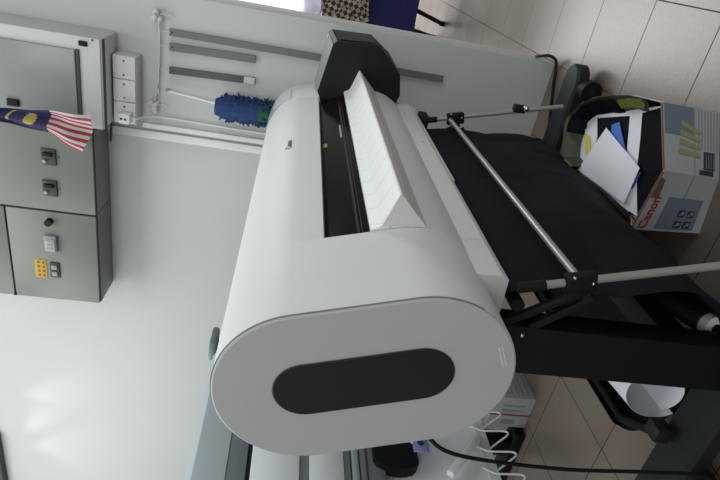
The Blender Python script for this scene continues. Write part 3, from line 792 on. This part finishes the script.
# plastic bag lining the back of the carton
bg = thing('plastic_bag', 'crumpled olive plastic bag bulging over the back rim of the open carton', 'bag', (-.29, 1.40, .1))
def bagf(u, v):
    path = [(-.198, 1.195), (-.206, 1.255), (-.248, 1.395), (-.285, 1.46), (-.328, 1.498), (-.385, 1.478), (-.435, 1.462), (-.443, 1.40)]
    x = u*(len(path)-1); i = min(int(x), len(path)-2); t = x-i
    px = path[i][0]+(path[i+1][0]-path[i][0])*t; py = path[i][1]+(path[i+1][1]-path[i][1])*t
    n = Vector((px+.33, py-1.30, 0)).normalized()
    z = .145+.052*v; out = .003-.040*(1-v)
    w_ = noise.noise(Vector((u*9, v*3, 2)))*.008*math.sin(PI*min(1, v+.1))
    return (px+n.x*(out+w_), py+n.y*(out+w_), z+noise.noise(Vector((u*7, 5, v*2)))*.008)
MB().sheet(bagf, 60, 14, .0008).build('film', M['bag'], bg, 60)
def bagl(u, v):
    p = bagf(.02+.17*u, .40+.5*v-.2*u*v); return (p[0]-.004*(1-v), p[1], p[2]+.004)
MB().sheet(bagl, 20, 10, .0008).build('lime_print', M['bagl'], bg, 60)
MB().sheet(lambda u, v: (lambda p: (p[0], p[1], p[2]+.003))(bagf(.20+.47*u, .02+.82*v)), 20, 8, .0008).build('inner_shade', M['blackink'], bg, 60)  # black sheet standing in for the shade inside the bag

# ------------------------------------------------------------------ black cable at the end of the wall
tag(MB().tube(smooth_path([(-.270, WY+.05, .060), (-.262, WY+.005, .068), (-.250, WY-.028, .045), (-.262, WY-.04, .020), (-.300, WY-.045, .009), (-.345, WY-.06, .007), (-.41, WY-.10, .008), (-.5, WY-.15, .008)]), .0055, 10).build('cable', M['black']),
    'black cable looping round the foot of the wall end', 'cable')

# ------------------------------------------------------------------ beyond the wall end
CHY = 3.70
chr_ = thing('blue_chair', 'blue upholstered low chair seen beyond the end of the wall', 'chair', (-.30, CHY+.2, 0))
def chair_back(u, v): return (-.50+.46*u, CHY+.05*(1-(2*u-1)**2)+.02*v, .255+.345*v)
MB().sheet(chair_back, 16, 12, .045).build('backrest', M['chair'], chr_, 50)
MB().box((-.50, CHY+.03, .34), (-.04, CHY+.46, .41), .03).build('seat', M['chair'], chr_)
for x0, x1, ya, yb in ((-.30, -.402, .10, .32), (-.10, -.02, .10, .30), (-.46, -.52, .40, .50), (-.10, -.02, .40, .50)):
    lg = MB().tube([(x0, CHY+ya, .36), (x1, CHY+yb, .018)], .014, 12).build('leg', M['black'], chr_)
    MB().tube([(x1, CHY+yb, .03), (x1, CHY+yb, 0)], .017, 12).build('rubber_foot', M['black'], lg)
def shirt(u, v):
    x = -.60+.58*u; z = .575+.285*v-.03*abs(2*u-1)
    return (x, CHY-.045+.03*v-.03*math.sin(v*PI)+.012*noise.noise(Vector((u*6, v*5, 1))), z+.006*math.sin(u*17))
tag(MB().sheet(shirt, 26, 20, .03).build('checked_shirt', M['check'], None, 60), 'dark and cream checked shirt over the back of the blue chair', 'shirt')
dkk = thing('desk', 'white desk far beyond the end of the wall', 'desk', (-.7, 6.2, 0))
MB().box((-1.6, 5.9, .72), (-.12, 6.6, .75), .003).build('desktop', M['desk'], dkk)
for x in (-1.58, -.50): MB().box((x, 5.95, 0), (x+.03, 6.55, .72), .003).build('side_panel', M['desk'], dkk)
bgg = MB()
bgg.ball((-.66, 6.15, .90), .19, (1.2, .8, .80), 24)
for v in bgg.bm.verts:
    v.co += v.co.normalized()*.0+Vector((noise.noise(v.co*5), noise.noise(v.co*6+Vector((3, 0, 0))), noise.noise(v.co*7)))*.05
tag(bgg.build('plastic_sack', M['lilac'], None, 60), 'lilac-grey plastic sack lying on the far white desk', 'bag')

# ------------------------------------------------------------------ camera
pitch, roll, yaw = 0.151737922, -0.122314910, 0.490601808
cy, sy = math.cos(yaw), math.sin(yaw)
fw = Vector((-sy*math.cos(pitch), cy*math.cos(pitch), -math.sin(pitch)))
r = Vector((cy, sy, 0)); d = fw.cross(r)
c, s = math.cos(roll), math.sin(roll)
r2 = c*r+s*d; d2 = -s*r+c*d
cam = bpy.data.cameras.new('camera'); cam.sensor_width = 36; cam.sensor_fit = 'HORIZONTAL'; cam.lens = 560/720*36
cam.clip_start = .01
co_ = bpy.data.objects.new('camera', cam); C.objects.link(co_)
# the photograph was taken with the camera turned on its side
mt_ = Matrix((d2, r2, -fw)).transposed().to_4x4(); mt_.translation = Vector((0, 0, H))
co_.matrix_world = mt_; S.camera = co_

# ------------------------------------------------------------------ light
def area(name, loc, target, size, sy_, power, col=(1, 1, 1), spread=PI):
    l = bpy.data.lights.new(name, 'AREA'); l.shape = 'RECTANGLE'; l.size = size; l.size_y = sy_; l.energy = power; l.color = col; l.spread = spread
    o = bpy.data.objects.new(name, l); C.objects.link(o); o.location = loc
    o.rotation_euler = (Vector(target)-Vector(loc)).to_track_quat('-Z', 'Y').to_euler(); return o
def spot(name, loc, target, power, ang, blend=.6, rad=.01, col=(1, 1, 1)):
    l = bpy.data.lights.new(name, 'SPOT'); l.energy = power; l.spot_size = math.radians(ang); l.spot_blend = blend; l.shadow_soft_size = rad; l.color = col
    o = bpy.data.objects.new(name, l); C.objects.link(o); o.location = loc
    o.rotation_euler = (Vector(target)-Vector(loc)).to_track_quat('-Z', 'Y').to_euler(); return o
wd = bpy.data.worlds.new('room_light'); S.world = wd; wd.use_nodes = True
bgw = wd.node_tree.nodes['Background']; bgw.inputs[0].default_value = (.93, .97, 1, 1); bgw.inputs[1].default_value = .27
area('fill_left', (-3.3, .6, 2.1), (-.8, 1.4, .9), 1.8, 1.4, 30, (.96, .98, 1))  # added soft fill from the left, no window is seen there
area('fill_above', (-1.3, .9, 2.85), (-1.3, .9, 0), 2.4, 1.2, 34, (.98, 1, .99))  # added overhead fill for the upper surfaces, source unseen
area('fill_behind', (.2, -2.3, 2.0), (-.7, 1.0, 1.0), 2.2, 1.6, 34, (.97, .99, 1))  # added fill behind the camera, lifts the end cap and back wall
area('fill_right', (2.6, .6, 2.0), (-.6, 1.2, .9), 1.6, 1.4, 22, (.98, .99, 1))  # added fill from the right, brightens the printer's front
area('ceiling_lamp_far', (.35, 5.0, 2.75), (.1, 4.6, 0), 2.8, 1.8, 125, (.97, .99, 1))
area('ceiling_lamp_hall', (-1.0, 7.0, 2.8), (-1.0, 7.0, 0), 2, 1, 100, (1, 1, 1))
for nm, x, z, tx, tz, pw, an in (('beam_a', -2.24, 2.26, -2.10, 1.60, 1.6, 34), ('beam_b', -2.66, 2.22, -1.75, 1.55, 2.4, 30),
                                ('beam_c', -2.50, 2.22, -2.85, 1.40, 1.6, 26), ('beam_d', -2.62, 2.24, -2.35, 1.20, 2.2, 40)):
    spot('wall_lamp_'+nm, (x, WY-.085, z), (tx, WY-.005, tz), pw, an, .7, .012)

S.view_settings.view_transform = 'Standard'; S.view_settings.look = 'None'
S.view_settings.exposure = 0.06; S.view_settings.gamma = 1.0; S.view_settings.use_curve_mapping = False
